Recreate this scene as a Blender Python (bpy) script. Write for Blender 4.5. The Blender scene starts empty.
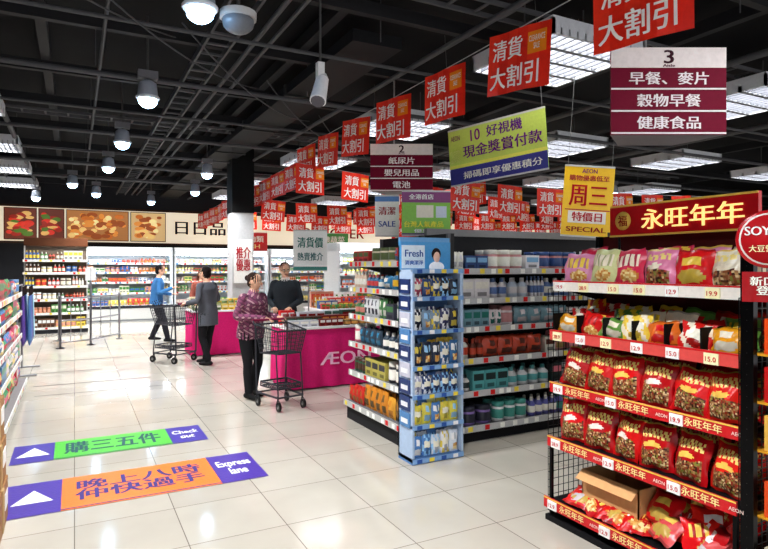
import bpy, math, random
import numpy as np
from mathutils import Matrix, Vector, kdtree
R = random.Random(7)
sc = bpy.context.scene
sc.view_settings.view_transform = 'Standard'
sc.view_settings.exposure = .12
rad = math.radians
# ---------------------------------------------------------------- materials
def vmat(name, rough=.5, metal=0, emit=0, var=.12, nscale=30, bump=0, spec=.5):
    m = bpy.data.materials.new(name); m.use_nodes = True
    nt = m.node_tree; N = nt.nodes; L = nt.links; b = N['Principled BSDF']
    a = N.new('ShaderNodeAttribute'); a.attribute_name = 'Col'
    n = N.new('ShaderNodeTexNoise'); n.inputs['Scale'].default_value = nscale
    tc = N.new('ShaderNodeTexCoord'); L.new(tc.outputs['Object'], n.inputs['Vector'])
    mr = N.new('ShaderNodeMapRange'); mr.inputs['To Min'].default_value = 1-var; mr.inputs['To Max'].default_value = 1+var
    L.new(n.outputs['Fac'], mr.inputs['Value'])
    mx = N.new('ShaderNodeVectorMath'); mx.operation = 'SCALE'
    L.new(a.outputs['Color'], mx.inputs[0]); L.new(mr.outputs['Result'], mx.inputs['Scale'])
    L.new(mx.outputs['Vector'], b.inputs['Base Color'])
    b.inputs['Roughness'].default_value = rough; b.inputs['Metallic'].default_value = metal
    b.inputs['Specular IOR Level'].default_value = spec
    if emit:
        L.new(mx.outputs['Vector'], b.inputs['Emission Color']); b.inputs['Emission Strength'].default_value = emit
    if bump:
        bp = N.new('ShaderNodeBump'); bp.inputs['Strength'].default_value = bump; bp.inputs['Distance'].default_value = .01
        L.new(n.outputs['Fac'], bp.inputs['Height']); L.new(bp.outputs['Normal'], b.inputs['Normal'])
    return m
MATS = [vmat('painted_surface', .6, spec=.12), vmat('glossy_packaging', .28, var=.12, nscale=45, bump=.15, spec=.3), vmat('brushed_metal', .3, .85),
        vmat('backlit_panel', .4, emit=.8, var=.04), vmat('lamp_glow', .4, emit=24, var=0),
        vmat('cloth', .9, var=.2, nscale=60, bump=.3, spec=.15), vmat('skin_surface', .5, var=.05)]
MATTE, GLOSS, METAL, BACKLIT, LAMP, CLOTH, SKIN = range(7)

class MB:
    def __init__(s): s.v = []; s.f = []; s.c = []; s.m = []; s.s = []
    def add(s, vs, fs, col, mat=0, M=None, smooth=False):
        o = len(s.v)
        if M is not None: vs = [tuple(M @ Vector(p)) for p in vs]
        s.v.extend(tuple(p) for p in vs)
        multi = isinstance(col, list)
        for i, f in enumerate(fs):
            s.f.append(tuple(o+k for k in f)); s.c.append(col[i] if multi else col); s.m.append(mat); s.s.append(smooth)
    def box(s, x0, x1, y0, y1, z0, z1, col, mat=0, M=None):
        s.add([(x0,y0,z0),(x1,y0,z0),(x1,y1,z0),(x0,y1,z0),(x0,y0,z1),(x1,y0,z1),(x1,y1,z1),(x0,y1,z1)],
              [(0,3,2,1),(4,5,6,7),(0,1,5,4),(1,2,6,5),(2,3,7,6),(3,0,4,7)], col, mat, M)
    def panel(s, x0, x1, z0, z1, y, col, mat=0, M=None):
        s.add([(x0,y,z0),(x1,y,z0),(x1,y,z1),(x0,y,z1)], [(0,1,2,3)], col, mat, M)
    def cyl(s, p0, p1, r0, r1=None, n=8, col=(.5,.5,.5), mat=0, M=None, smooth=True):
        r1 = r0 if r1 is None else r1
        p0 = Vector(p0); p1 = Vector(p1); d = (p1-p0).normalized()
        a = d.orthogonal().normalized(); b = d.cross(a)
        vs = []
        for p, r in ((p0,r0),(p1,r1)):
            for i in range(n):
                t = 2*math.pi*i/n; vs.append(p+a*(r*math.cos(t))+b*(r*math.sin(t)))
        s.add(vs, [(i,(i+1)%n,n+(i+1)%n,n+i) for i in range(n)], col, mat, M, smooth)
        s.add(vs, [tuple(range(n-1,-1,-1)), tuple(range(n,2*n))], col, mat, M, False)
    def lathe(s, prof, cols, n=10, mat=1, M=None):
        vs = []; fs = []; cc = []
        for r, z in prof:
            for i in range(n):
                t = 2*math.pi*i/n; vs.append((r*math.cos(t), r*math.sin(t), z))
        for k in range(len(prof)-1):
            for i in range(n):
                fs.append((k*n+i, k*n+(i+1)%n, (k+1)*n+(i+1)%n, (k+1)*n+i)); cc.append(cols[k])
        fs.append(tuple((len(prof)-1)*n+i for i in range(n))); cc.append(cols[-1])
        fs.append(tuple(n-1-i for i in range(n))); cc.append(cols[0])
        s.add(vs, fs, cc, mat, M, True)
    def ell(s, c, r, col, mat=0, M=None, nu=12, nv=8):
        vs = []; fs = []
        for j in range(1, nv):
            p = math.pi*j/nv
            for i in range(nu):
                t = 2*math.pi*i/nu
                vs.append((c[0]+r[0]*math.sin(p)*math.cos(t), c[1]+r[1]*math.sin(p)*math.sin(t), c[2]-r[2]*math.cos(p)))
        for j in range(nv-2):
            for i in range(nu):
                fs.append((j*nu+i, j*nu+(i+1)%nu, (j+1)*nu+(i+1)%nu, (j+1)*nu+i))
        a = len(vs); vs += [(c[0],c[1],c[2]-r[2]), (c[0],c[1],c[2]+r[2])]
        for i in range(nu):
            fs.append((a, (i+1)%nu, i)); fs.append((a+1, (nv-2)*nu+i, (nv-2)*nu+(i+1)%nu))
        s.add(vs, fs, col, mat, M, True)
    def text(s, t, cx, cz, w, h, y, col, mat=0, M=None):
        vs, fs = get_text(t)
        if not fs: return
        s.add([(cx+p[0]*w, y-.0006*p[2], cz+p[1]*h) for p in vs], fs, col, mat, M)
    def build(s, name, M=None):
        me = bpy.data.meshes.new(name)
        V = np.array(s.v, dtype=float)
        loc = Vector((0,0,0))
        if M is None:
            lo = V.min(0); hi = V.max(0); loc = Vector(((lo[0]+hi[0])/2, (lo[1]+hi[1])/2, lo[2]))
            V = V-np.array(loc)
        me.from_pydata(V.tolist(), [], s.f)
        used = sorted(set(s.m)); idx = {m: i for i, m in enumerate(used)}
        for m in used: me.materials.append(MATS[m])
        me.polygons.foreach_set('material_index', [idx[m] for m in s.m])
        me.polygons.foreach_set('use_smooth', s.s)
        cnt = np.array([len(f) for f in s.f]); C = np.array(s.c, dtype=float)
        C = np.where(C <= .04045, C/12.92, ((np.maximum(C,0)+.055)/1.055)**2.4)
        C = np.hstack([C, np.ones((len(C),1))]); C = np.repeat(C, cnt, axis=0)
        at = me.color_attributes.new('Col', 'FLOAT_COLOR', 'CORNER')
        at.data.foreach_set('color', C.ravel().astype(np.float32))
        me.update()
        ob = bpy.data.objects.new(name, me); sc.collection.objects.link(ob)
        if M is not None: ob.matrix_world = M
        else: ob.location = loc
        return ob
_tc = {}
def get_text(t):
    if t in _tc: return _tc[t]
    cu = bpy.data.curves.new('t', 'FONT'); cu.body = t; cu.offset = .004; cu.resolution_u = 3; cu.space_line = .95
    cu.align_x = 'CENTER'
    ob = bpy.data.objects.new('t', cu); sc.collection.objects.link(ob)
    dg = bpy.context.evaluated_depsgraph_get(); dg.update()
    me = bpy.data.meshes.new_from_object(ob.evaluated_get(dg))
    vs = [tuple(v.co) for v in me.vertices]; fs = [tuple(p.vertices) for p in me.polygons]
    bpy.data.objects.remove(ob); bpy.data.meshes.remove(me)
    if vs:
        x0 = min(v[0] for v in vs); x1 = max(v[0] for v in vs); y0 = min(v[1] for v in vs); y1 = max(v[1] for v in vs)
        sx = max(x1-x0, 1e-6); sy = max(y1-y0, 1e-6)
        base = [((v[0]-(x0+x1)/2)/sx, (v[1]-(y0+y1)/2)/sy) for v in vs]
        o = .022*sy/sx/(t.count('\n')+1)
        vs = []; F2 = []
        for q, dx in enumerate((-o, 0, o)):   # heavier strokes
            k = len(vs); vs += [(p[0]+dx, p[1], q) for p in base]; F2 += [tuple(k+i for i in f) for f in fs]
        fs = F2
    _tc[t] = (vs, fs); return _tc[t]
def T(x, y, z=0, a=0): return Matrix.Translation((x,y,z)) @ Matrix.Rotation(rad(a), 4, 'Z')

# ---------------------------------------------------------------- room shell
def shell_mat(name, build):
    m = bpy.data.materials.new(name); m.use_nodes = True; build(m.node_tree.nodes, m.node_tree.links, m.node_tree.nodes['Principled BSDF']); return m
def floor_nodes(N, L, b):
    tc = N.new('ShaderNodeTexCoord'); br = N.new('ShaderNodeTexBrick')
    br.offset = 0; br.squash = 1
    br.inputs['Scale'].default_value = 1; br.inputs['Brick Width'].default_value = .6; br.inputs['Row Height'].default_value = .6
    br.inputs['Mortar Size'].default_value = .003; br.inputs['Mortar Smooth'].default_value = .1; br.inputs['Bias'].default_value = 0
    br.inputs['Color1'].default_value = (.60,.55,.465,1); br.inputs['Color2'].default_value = (.54,.49,.41,1); br.inputs['Mortar'].default_value = (.2,.17,.14,1)
    L.new(tc.outputs['Object'], br.inputs['Vector'])
    n = N.new('ShaderNodeTexNoise'); n.inputs['Scale'].default_value = 1.6; n.inputs['Detail'].default_value = 6
    L.new(tc.outputs['Object'], n.inputs['Vector'])
    mx = N.new('ShaderNodeMix'); mx.data_type = 'RGBA'; mx.blend_type = 'MULTIPLY'; mx.inputs[0].default_value = .3
    L.new(br.outputs['Color'], mx.inputs[6]); L.new(n.outputs['Fac'], mx.inputs[7]); L.new(mx.outputs[2], b.inputs['Base Color'])
    mr = N.new('ShaderNodeMapRange'); mr.inputs['To Min'].default_value = .05; mr.inputs['To Max'].default_value = .17
    b.inputs['IOR'].default_value = 1.65
    L.new(n.outputs['Fac'], mr.inputs['Value']); L.new(mr.outputs['Result'], b.inputs['Roughness'])
def plain(col, rough):
    def f(N, L, b):
        n = N.new('ShaderNodeTexNoise'); n.inputs['Scale'].default_value = 3
        cr = N.new('ShaderNodeMix'); cr.data_type = 'RGBA'
        cr.inputs[6].default_value = (*[c*.85 for c in col], 1); cr.inputs[7].default_value = (*[c*1.1 for c in col], 1)
        L.new(n.outputs['Fac'], cr.inputs[0]); L.new(cr.outputs[2], b.inputs['Base Color']); b.inputs['Roughness'].default_value = rough
        b.inputs['Specular IOR Level'].default_value = .1
    return f
def slab(name, x0, x1, y0, y1, z0, z1, mat):
    B = MB(); B.box(x0,x1,y0,y1,z0,z1,(.5,.5,.5)); ob = B.build(name, Matrix.Identity(4)); ob.data.materials.clear(); ob.data.materials.append(mat); return ob
mf = shell_mat('floor_tiles', floor_nodes)
mk = shell_mat('black_ceiling_paint', plain((.007,.007,.008), .8))
mw = shell_mat('dark_wall_paint', plain((.02,.02,.023), .7))
slab('floor', -3.6, 24, -3, 20.2, -.1, 0, mf)
slab('ceiling', -3.6, 24, -3, 20.2, 4.35, 4.45, mk)
slab('wall_back', -3.6, 24, 20.2, 20.3, 0, 4.35, mw)
slab('wall_left', -3.7, -3.6, -3, 20.2, 0, 4.35, mw)
slab('wall_right', 24, 24.1, -3, 20.2, 0, 4.35, mw)

# ---------------------------------------------------------------- ceiling structure
B = MB(); dk = (.14,.14,.15); dk2 = (.3,.3,.31)
for y in [1.5,3.1,4.9,6.4,8.1,9.7,11.4,13.2,15,17,19]:
    B.box(-3.5,23.9,y-.04,y+.04,3.98,4.1,dk)
for x in [-2.6,-.3,2.3,5.9,9.2,12.5,16]:
    B.box(x-.05,x+.05,-2.9,20.1,4.1,4.24,dk)
for x, z, r in [(-.9,3.85,.04),(1.6,3.9,.025),(1.75,3.9,.02),(3.3,3.85,.03),(6.3,3.85,.04),(9.8,3.9,.05),(-2.2,3.8,.05),(.25,3.88,.018)]:
    B.cyl((x,-2.9,z),(x,20.1,z),r,None,8,dk2)
for y, z, r in [(2.6,3.75,.025),(5.6,3.8,.02),(7.2,3.78,.03),(10.5,3.8,.03),(13.8,3.8,.04),(9.0,3.82,.02),(12.3,3.8,.02),(16,3.8,.04)]:
    B.cyl((-3.5,y,z),(23.9,y,z),r,None,8,dk2)
for x in (-2.9,-2.0,.2,2.6,5.0,8.4): 
    for y in range(1,20,2): B.cyl((x,y,3.8),(x,y,4.35),.006,None,4,dk2)
for k in range(6):      # sagging cables
    x0=-1.5+k*1.2; pr=None
    for j in range(25):
        t=j/24; q=(x0+2.4*t,3.2+k*1.3+3*t,3.95-.22*4*t*(1-t))
        if pr: B.cyl(pr,q,.008,None,4,dk2)
        pr=q
for (xa,xb) in ((-1.75,-1.5),(1.15,1.4)):   # cable ladders
    for x in (xa,xb): B.box(x-.012,x+.012,-2.5,20,3.86,3.93,dk2)
    for k in range(74): B.box(xa,xb,-2.4+k*.3,-2.37+k*.3,3.87,3.89,dk2)
for (ya,yb) in ((4.1,4.35),(10.0,10.25)):
    for y in (ya,yb): B.box(-3.5,14,y-.012,y+.012,3.94,3.98,dk2)
    for k in range(58): B.box(-3.4+k*.3,-3.37+k*.3,ya,yb,3.95,3.965,dk2)
B.build('ceiling_pipes_and_beams')
B = MB()
for k in range(7):
    y = 5.2+k*2.1
    B.box(2.4,2.95,y,y+2.05,3.85,3.97,(.09,.09,.1)); B.box(2.38,2.97,y+2.03,y+2.1,3.83,3.975,(.18,.18,.18))
B.build('ventilation_duct')

def troffer(x, y, z=3.72, w=1.2, energy=88):
    B = MB(); h = w/2; wh = (.8,.81,.83)
    for a in (-h, h-.03):
        B.box(a,a+.03,-h,h,0,.14,wh); B.box(-h,h,a,a+.03,0,.14,wh)
    B.box(-h,h,-h,h,.14,.16,wh)
    for i in range(1,4): B.box(-h,h,-h+w*i/4-.025,-h+w*i/4+.025,0,.07,(.5,.51,.53))
    for i in range(1,12): B.box(-h+w*i/12-.008,-h+w*i/12+.008,-h,h,.0,.06,(.42,.43,.46))
    for i in (-.4,.4): B.cyl((i,0,.16),(i,0,.63),.008,None,5,(.3,.3,.3))
    ob = B.build('ceiling_light_panel', T(x,y,z))
    l = bpy.data.lights.new('troffer_lamp','AREA'); l.shape='SQUARE'; l.size=w-.08; l.energy=energy; l.color=(1,.99,.97)
    lo = bpy.data.objects.new('lamp', l); sc.collection.objects.link(lo); lo.parent = ob; lo.location = (0,0,.12)
for x in (4.35,7.6,10.8,14.2):
    for y in (1.2,4.5,7.8,11.1,14.6,17.9):
        if x > 12 and y < 5: continue
        troffer(x,y)
for y in (3.5,9.2,12.2,15,17.8): troffer(-1.3 if y>4 else -2.9,y,w=.9)

def downlight(x, y, z=3.45, energy=430):
    B = MB(); g = (.62,.65,.7)
    B.lathe([(.05,.2),(.09,.17),(.105,.05),(.115,.02),(.1,.02)],[g]*5,16,MATTE)
    B.lathe([(.118,.0),(.126,.015),(.118,.03)],[(.85,.88,.92)]*3,16,MATTE)
    B.ell((0,0,-.015),(.098,.098,.08),(.66,.84,1),LAMP)
    B.cyl((0,0,.18),(0,0,.9),.012,None,6,(.3,.3,.3))
    B.box(-.1,.1,-.06,.06,.22,.3,(.4,.4,.42))
    ob = B.build('ceiling_downlight', T(x,y,z))
    l = bpy.data.lights.new('downlight_lamp','SPOT'); l.energy=energy; l.spot_size=rad(130); l.spot_blend=.8; l.shadow_soft_size=.09; l.color=(.95,.97,1)
    lo = bpy.data.objects.new('lamp', l); sc.collection.objects.link(lo); lo.parent = ob; lo.location = (0,0,-.13)
for x, y in [(.78,1.6),(.78,4.25),(.7,6.8),(.62,9.4),(.55,11.9),(-.04,14.6),(.48,16.3),(2.6,14.8),(2.3,11.8),(-.9,18),(1.9,17.6)]:
    downlight(x,y)
downlight(11.8,10.2)
B = MB(); B.ell((0,0,0),(.12,.12,.09),(.4,.42,.45),GLOSS); B.cyl((0,0,.02),(0,0,.07),.135,None,16,(.75,.75,.75)); B.cyl((0,0,.07),(0,0,.9),.015,None,6,(.3,.3,.3))
B.build('dome_security_camera', T(1.08,4.38,3.47))
B = MB()
B.cyl((0,0,.25),(0,0,1.1),.01,None,6,(.3,.3,.3)); B.box(-.03,.03,-.03,.03,.12,.26,(.9,.9,.9))
B.cyl((.02,0,.12),(-.06,-.1,-.1),.055,.07,14,(.95,.95,.96)); B.cyl((-.06,-.1,-.1),(-.063,-.104,-.107),.06,None,14,(.3,.3,.33),GLOSS)
B.cyl((.02,0,.12),(.04,.03,.17),.055,.03,14,(.8,.8,.8))
B.build('ceiling_spotlight', T(1.86,4.7,3.13))

# ---------------------------------------------------------------- products
def darker(c,k): return tuple(max(0,min(1,x*k)) for x in c)
def p_box(B, x, y, z, w, h, d, c, c2, M):
    B.box(x,x+w,y,y+d,z,z+h,c,GLOSS,M)
    B.panel(x+w*.08,x+w*.92,z+h*.5,z+h*.85,y-.002,c2,GLOSS,M)
    B.panel(x+w*.2,x+w*.8,z+h*.12,z+h*.32,y-.002,darker(c,.6),GLOSS,M)
def p_bottle(B, x, y, z, w, h, d, c, c2, M):
    r = w*.46
    B.lathe([(r*.9,0),(r,.02*h),(r,.2*h),(r,.55*h),(r*.95,.65*h),(r*.4,.8*h),(r*.4,.97*h),(r*.36,h)],[c,c,c2,c,c,darker(c2,.8),c2,c2],8,GLOSS,M@Matrix.Translation((x+w/2,y+r,z)))
def p_jar(B, x, y, z, w, h, d, c, c2, M):
    r = w*.47
    B.lathe([(r*.95,0),(r,.15*h),(r,.65*h),(r*.93,.75*h),(r*.95,.77*h),(r*.95,h)],[c,c2,c,c,darker(c2,.9),c2],10,GLOSS,M@Matrix.Translation((x+w/2,y+r,z)))
NUT=[(.5,.28,.14),(.7,.52,.33),(.35,.18,.1),(.85,.75,.55),(.55,.3,.15),(.25,.12,.07),(.6,.42,.28),(.5,.5,.2),(.6,.15,.1)]
def p_bag(B, x, y, z, w, h, d, c, c2, M, kind=0, nx=6, nz=7, rng=R):
    vs=[]; fs=[]; cc=[]
    ph = rng.random()*6
    for sgn in (-1,1):
        for j in range(nz+1):
            v=j/nz
            for i in range(nx+1):
                u=i/nx
                s=(1-abs(2*u-1)**2.5)*(1-abs(2*v-1)**3)
                wr=(.005*math.sin(9*u+7*v+ph)+.004*math.sin(21*u-13*v+ph*2))*s
                vs.append((x+w*u+(w*.04*math.sin(v*9+ph)*(1 if u in(0,1) else 0)), y+d/2+sgn*(d/2*s+wr), z+h*v+.004*math.sin(12*u+ph)))
    o=(nx+1)*(nz+1)
    for sgn in (0,1):
        for j in range(nz):
            for i in range(nx):
                a=sgn*o+j*(nx+1)+i
                f=(a,a+1,a+nx+2,a+nx+1)
                fs.append(f if sgn==0 else f[::-1])
                u=(i+.5)/nx; v=(j+.5)/nz
                col=c
                if kind==0:
                    if .25<u<.75 and .55<v<.8: col=c2
                    elif v>.93 or v<.07: col=darker(c,.75)
                    elif v<.45 and ((u-.5)/.38)**2+((v-.28)/.18)**2<1: col=darker(c2,.8)
                elif kind==1:
                    edge=.46+.07*math.sin(u*7+ph)
                    if ((u-.45)/.24)**2+((v-.52)/.07)**2<1: col=c2
                    elif .1<u<.9 and .08<v<edge: col=rng.choice(NUT)
                    elif .1<u<.9 and .68<v<.86: col=(.96,.86,.5) if (int(u*nx)+int(v*nz*.5))%3 else c
                    elif v>.95: col=(.85,.7,.3)
                elif kind==2:
                    col=c if (u+v*.7)%.5<.3 else c2
                    if ((u-.5)/.3)**2+((v-.55)/.2)**2<1: col=(.95,.93,.85)
                    if ((u-.5)/.25)**2+((v-.25)/.12)**2<1: col=darker(c,.7)
                elif kind==3:
                    if v>.5 and v<.85 and .12<u<.88: col=c2 if int((u*nx))%3 else darker(c,.8)
                    elif ((u-.6)/.3)**2+((v-.25)/.17)**2<1: col=rng.choice([(.85,.65,.35),(.8,.5,.2),(.95,.85,.6)])
                cc.append(col)
    B.add(vs,fs,cc,GLOSS,M,True)
PT = dict(box=p_box, bottle=p_bottle, jar=p_jar, bag=p_bag)
def fill_row(B, M, x0, x1, z, D, hav, pal, types, rows=2, wr=(.07,.12), run=(2,4), fullness=.8):
    x = x0+.01
    while x < x1-.05:
        t = R.choice(types); w = R.uniform(*wr)
        if t in ('bottle',): w *= .75
        h = hav*R.uniform(fullness-.25, fullness+.1)
        if t == 'jar': h = min(h, w*1.5)
        c = R.choice(pal); c2 = R.choice(pal)
        if c2 == c: c2 = (.95,.93,.88)
        for k in range(R.randint(*run)):
            if x+w > x1: break
            for r in range(rows):
                d = min(w*(.9 if t!='bag' else .5), .12)
                yy = -D+.03+r*(d+.02)
                if yy+d > 0: break
                PT[t](B, x+.002, yy, z, w-.006, h, d, c, c2, M)
            x += w
        x += R.uniform(0,.015)
def shelf_unit(F, L, D, zs, top, frame=(.82,.82,.80), lip=(.9,.9,.88), back=(.75,.75,.73), base=(.2,.2,.22), taper=.06, M=Matrix.Identity(4), thick=.03):
    F.box(0,L,0,.04,0,top,back,0,M)
    for x in (0,L-.03): F.box(x,x+.03,-.03,.0,0,top,frame,0,M)
    F.box(0,L,-D+.03,0,.0,zs[0]-thick,base,0,M)
    for i,z in enumerate(zs):
        Dk = D if i==0 else D-taper
        F.box(0,L,-Dk,0,z-thick,z,frame,0,M)
        F.box(0,L,-Dk-.012,-Dk,z-thick-.02,z+.008,lip,GLOSS,M)
        for x in (.005,L-.02):
            if i: F.add([(x,0,z-thick),(x,0,z-.12),(x,-Dk,z-thick)],[(0,1,2)],darker(frame,.8),0,M)
        x = .04
        while x < L-.1:
            F.panel(x,x+.055,z-thick-.013,z+.003,-Dk-.014,R.choice([(.98,.98,.95),(.98,.98,.95),(.95,.85,.3),(.85,.15,.15)]),0,M)
            x += R.uniform(.08,.2)

# ---------------------------------------------------------------- gondola 2
F = MB(); P = MB()
zs = [.2,.52,.83,1.13,1.42,1.69]
Mg = T(3.06,5.85,0,-90)
shelf_unit(F,1.36,.46,zs,1.95,M=Mg,frame=(.4,.4,.41),base=(.13,.13,.14),lip=(.75,.75,.73),back=(.2,.2,.2))
palL=[[(.6,.42,.2),(.75,.15,.12),(.85,.6,.2),(.4,.3,.15),(.8,.5,.15)],[(.15,.35,.25),(.2,.2,.22),(.7,.65,.3),(.8,.8,.75),(.3,.2,.15)],[(.2,.5,.65),(.9,.9,.85),(.85,.45,.5),(.2,.25,.3)],[(.85,.85,.85),(.25,.25,.3),(.8,.5,.45),(.3,.5,.3)],[(.85,.3,.3),(.9,.8,.7),(.2,.45,.6),(.9,.7,.2)],[(.35,.4,.25),(.85,.8,.7),(.3,.45,.6),(.7,.2,.2)]]
for i,z in enumerate(zs):
    hav = (zs[i+1]-z-.06) if i+1 < len(zs) else .18
    fill_row(P,Mg,.02,1.34,z,.46 if i==0 else .40,hav,palL[i],['bag'] if i==0 else ['box','bag','jar','bottle'],2,(.08,.18),(1,4),.85)
zs2 = [.15,.46,.77,1.07,1.34,1.62]
Mg2 = T(3.0,4.92,0,0)
shelf_unit(F,3.9,.46,zs2,1.95,M=Mg2,frame=(.3,.3,.31),back=(.14,.14,.15),base=(.08,.08,.09),lip=(.75,.75,.75))
palS=[[(.1,.3,.25),(.35,.35,.6),(.9,.9,.9),(.25,.55,.5),(.75,.6,.8),(.15,.15,.2),(.5,.4,.65)],[(.9,.88,.86),(.85,.45,.5),(.35,.65,.65),(.15,.2,.2),(.85,.85,.85)],[(.85,.7,.4),(.9,.6,.6),(.85,.85,.8),(.8,.3,.2),(.4,.2,.15)],[(.9,.85,.85),(.2,.5,.45),(.85,.6,.6),(.95,.9,.9),(.5,.65,.7)],[(.92,.9,.9),(.85,.65,.7),(.4,.5,.7),(.8,.85,.9)],[(.9,.9,.92),(.5,.7,.85),(.85,.6,.6),(.2,.3,.5),(.95,.95,.9)]]
for i,z in enumerate(zs2):
    hav = (zs2[i+1]-z-.06) if i+1 < len(zs2) else .2
    fill_row(P,Mg2,.02,3.88,z,.46 if i==0 else .40,hav,palS[i],['box','jar','box','bottle','bag'] if i in(1,2,3) else ['bottle','jar','box','bag'],2,(.06,.19),(1,4),.85)
F.box(3.1,6.9,4.96,5.85,.0,1.93,(.3,.3,.3))
F.box(3.06,6.9,4.9,4.95,1.95,2.02,(.5,.5,.5))
F.build('supermarket_shelf_gondola'); P.build('household_products')

# corner end display tower
F = MB(); P = MB()
bl=(.45,.66,.84); w=(.68,.76,.86)
X0,X1,Y0,Y1=2.47,2.98,4.18,4.42
F.box(X0,X1,Y1-.02,Y1,.02,1.83,(.3,.42,.58))
F.box(X0,X0+.02,Y0,Y1,.02,1.6,w); F.box(X1-.02,X1,Y0,Y1,.02,1.6,w)
for z in (.02,.3,.55,.79,1.09,1.37,1.6):
    F.box(X0,X1,Y0+(.0 if z<.6 else .02),Y1,z,z+.02,w); F.box(X0,X1,Y0-.008,Y0,z-.012,z+.025,(.5,.66,.85),GLOSS)
    for k in range(4):
        xx=X0+.04+k*.12; F.panel(xx,xx+.05,z-.01,z+.022,Y0-.01,R.choice([(.97,.97,.97),(.95,.85,.3),(.2,.35,.65)]))
F.box(X0,X1,Y0,Y1,0,.05,(.35,.5,.7))
for (z,hh,cs) in ((.04,.2,[(.85,.88,.92),(.3,.5,.75),(.9,.9,.92)]),(.32,.18,[(.85,.8,.3),(.8,.8,.5),(.3,.5,.75)]),(.57,.17,[(.25,.4,.65),(.15,.25,.45),(.7,.7,.8)]),(.81,.21,[(.12,.16,.25),(.8,.65,.2),(.2,.4,.6)]),(1.11,.19,[(.1,.12,.2),(.25,.25,.42),(.5,.6,.7)]),(1.39,.16,[(.12,.15,.22),(.4,.5,.65),(.2,.3,.5),(.8,.3,.4)])):
    for row in range(2):
        x=X0+.025
        while x<X1-.1:
            c=R.choice(cs)
            p_bag(P,x,Y0+.02+row*.07,z,.088,(hh+.02*row)*R.uniform(.85,1),.045,c,R.choice([(.95,.95,.95),(.9,.8,.3),(.6,.8,.95)]),Matrix.Identity(4),R.choice([0,2,3]))
            x+=.0915
F.box(X0,X1,Y1-.04,Y1,1.6,1.86,(.3,.62,.84),GLOSS)
F.box(X0+.01,X0+.24,Y1-.045,Y1-.04,1.63,1.83,(.9,.95,.98))
F.text('Fresh',X0+.13,1.76,.18,.06,Y1-.048,(.1,.3,.6)); F.text('清爽潔淨',X0+.13,1.68,.18,.04,Y1-.048,(.2,.4,.7))
F.ell((X0+.36,Y1-.05,1.73),(.035,.012,.05),(.9,.72,.62)); F.ell((X0+.36,Y1-.044,1.755),(.048,.012,.055),(.12,.08,.07)); F.ell((X0+.36,Y1-.05,1.64),(.08,.01,.05),(.95,.95,.95))
F.box(X0,X1,Y1-.03,Y1,1.86,1.9,bl)
for k in range(9):
    z=.3+k*.14
    F.box(X0-.012,X0-.002,Y0+.03,Y0+.2,z,z+.12,R.choice([(.12,.2,.4),(.3,.5,.7),(.75,.75,.8)]),GLOSS); F.box(X0-.014,X0-.012,Y0+.06,Y0+.17,z+.03,z+.07,(.9,.9,.9))
F.build('toiletries_display_stand'); P.build('toiletry_refill_pouches')

# ---------------------------------------------------------------- gondola 3 snack rack
F = MB(); P = MB()
Mr = T(3.22,2.9,0,-90); L=1.24; D=.5
blk=(.07,.07,.08); red=(.8,.09,.12); gold=(.95,.78,.35)
zr=[.13,.52,.87,1.21,1.53]; dep=[.5,.47,.45,.45,.42]
F.box(0,L,0,.03,0,1.85,(.3,.08,.08),0,Mr)
for x in (0,L-.03):
    F.box(x,x+.03,-.04,0,0,1.85,blk,METAL,Mr)
    F.box(x+.005,x+.025,-.47,-.45,0,.5,blk,METAL,Mr)
F.box(0,L,-D,0,0,.035,blk,0,Mr)
for i,z in enumerate(zr):
    d=dep[i]
    F.box(0,L,-d,0,z-.02,z,blk,0,Mr)
    lipc = (.93,.9,.86) if i==4 else ((.85,.3,.28) if i==3 else red)
    zt,zb=z+.025,z-.042
    F.box(0,L,-d-.012,-d,zb,zt,lipc,GLOSS,Mr)
    F.panel(0,L,zt-.008,zt,-d-.014,gold if i<3 else red,0,Mr)
    if i<3:
        for k in range(3):
            F.text('永旺年年',.24+k*.41,z-.01,.2,.044,-d-.015,(.99,.9,.62),0,Mr)
            F.text('AEON',.42+k*.41,z-.012,.07,.018,-d-.015,(.97,.85,.8),0,Mr)
    for k in range(6 if i>2 else 3):
        xx=.03+k*.205+R.uniform(-.02,.02) if i>2 else .04+k*.42
        xx=max(.005,xx)
        F.box(xx,xx+.075,-d-.02,-d-.013,zb,zt-.012,R.choice([(.97,.97,.95),(.97,.95,.75)]) if i>2 else (.97,.97,.95),0,Mr)
        F.text(R.choice(['19.9','12.9','28.9','15.0']),xx+.037,z-.016,.055,.024,-d-.022,(.8,.1,.1),0,Mr)
    F.add([(0,0,z-.02),(0,0,z-.12),(0,-d,z-.02)],[(0,1,2)],blk,0,Mr)
for x in (-.005,L+.005):
    for k in range(11):
        y=-.02-k*.045
        F.cyl((x,y,.05),(x,y,1.5),.0025,None,4,blk,METAL,Mr)
    for k in range(30):
        z=.05+k*.05
        F.cyl((x,-.02,z),(x,-.47,z),.0025,None,4,blk,METAL,Mr)
h0,h1=1.84,2.045; ha,hb=.14,1.1
F.box(ha,hb,-.06,-.03,h0,h1,(.75,.07,.1),GLOSS,Mr)
F.box(ha,hb,-.065,-.06,h0,h0+.012,gold,0,Mr); F.box(ha,hb,-.065,-.06,h1-.012,h1,gold,0,Mr)
for x in (ha+.05,hb-.05): F.cyl((x,-.03,1.5),(x,-.03,h0),.008,None,6,blk,METAL,Mr)
zc=(h0+h1)/2
F.text('永旺年年',.71,zc,.64,.125,-.067,(1,.9,.55),BACKLIT,Mr)
F.lathe([(.06,0),(.06,.004)],[gold,gold],20,0,Mr@Matrix.Translation((.25,-.066,zc))@Matrix.Rotation(rad(90),4,'X'))
F.text('福',.25,zc,.07,.07,-.072,(.6,.05,.05),0,Mr)
F.build('snack_display_rack')
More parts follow.
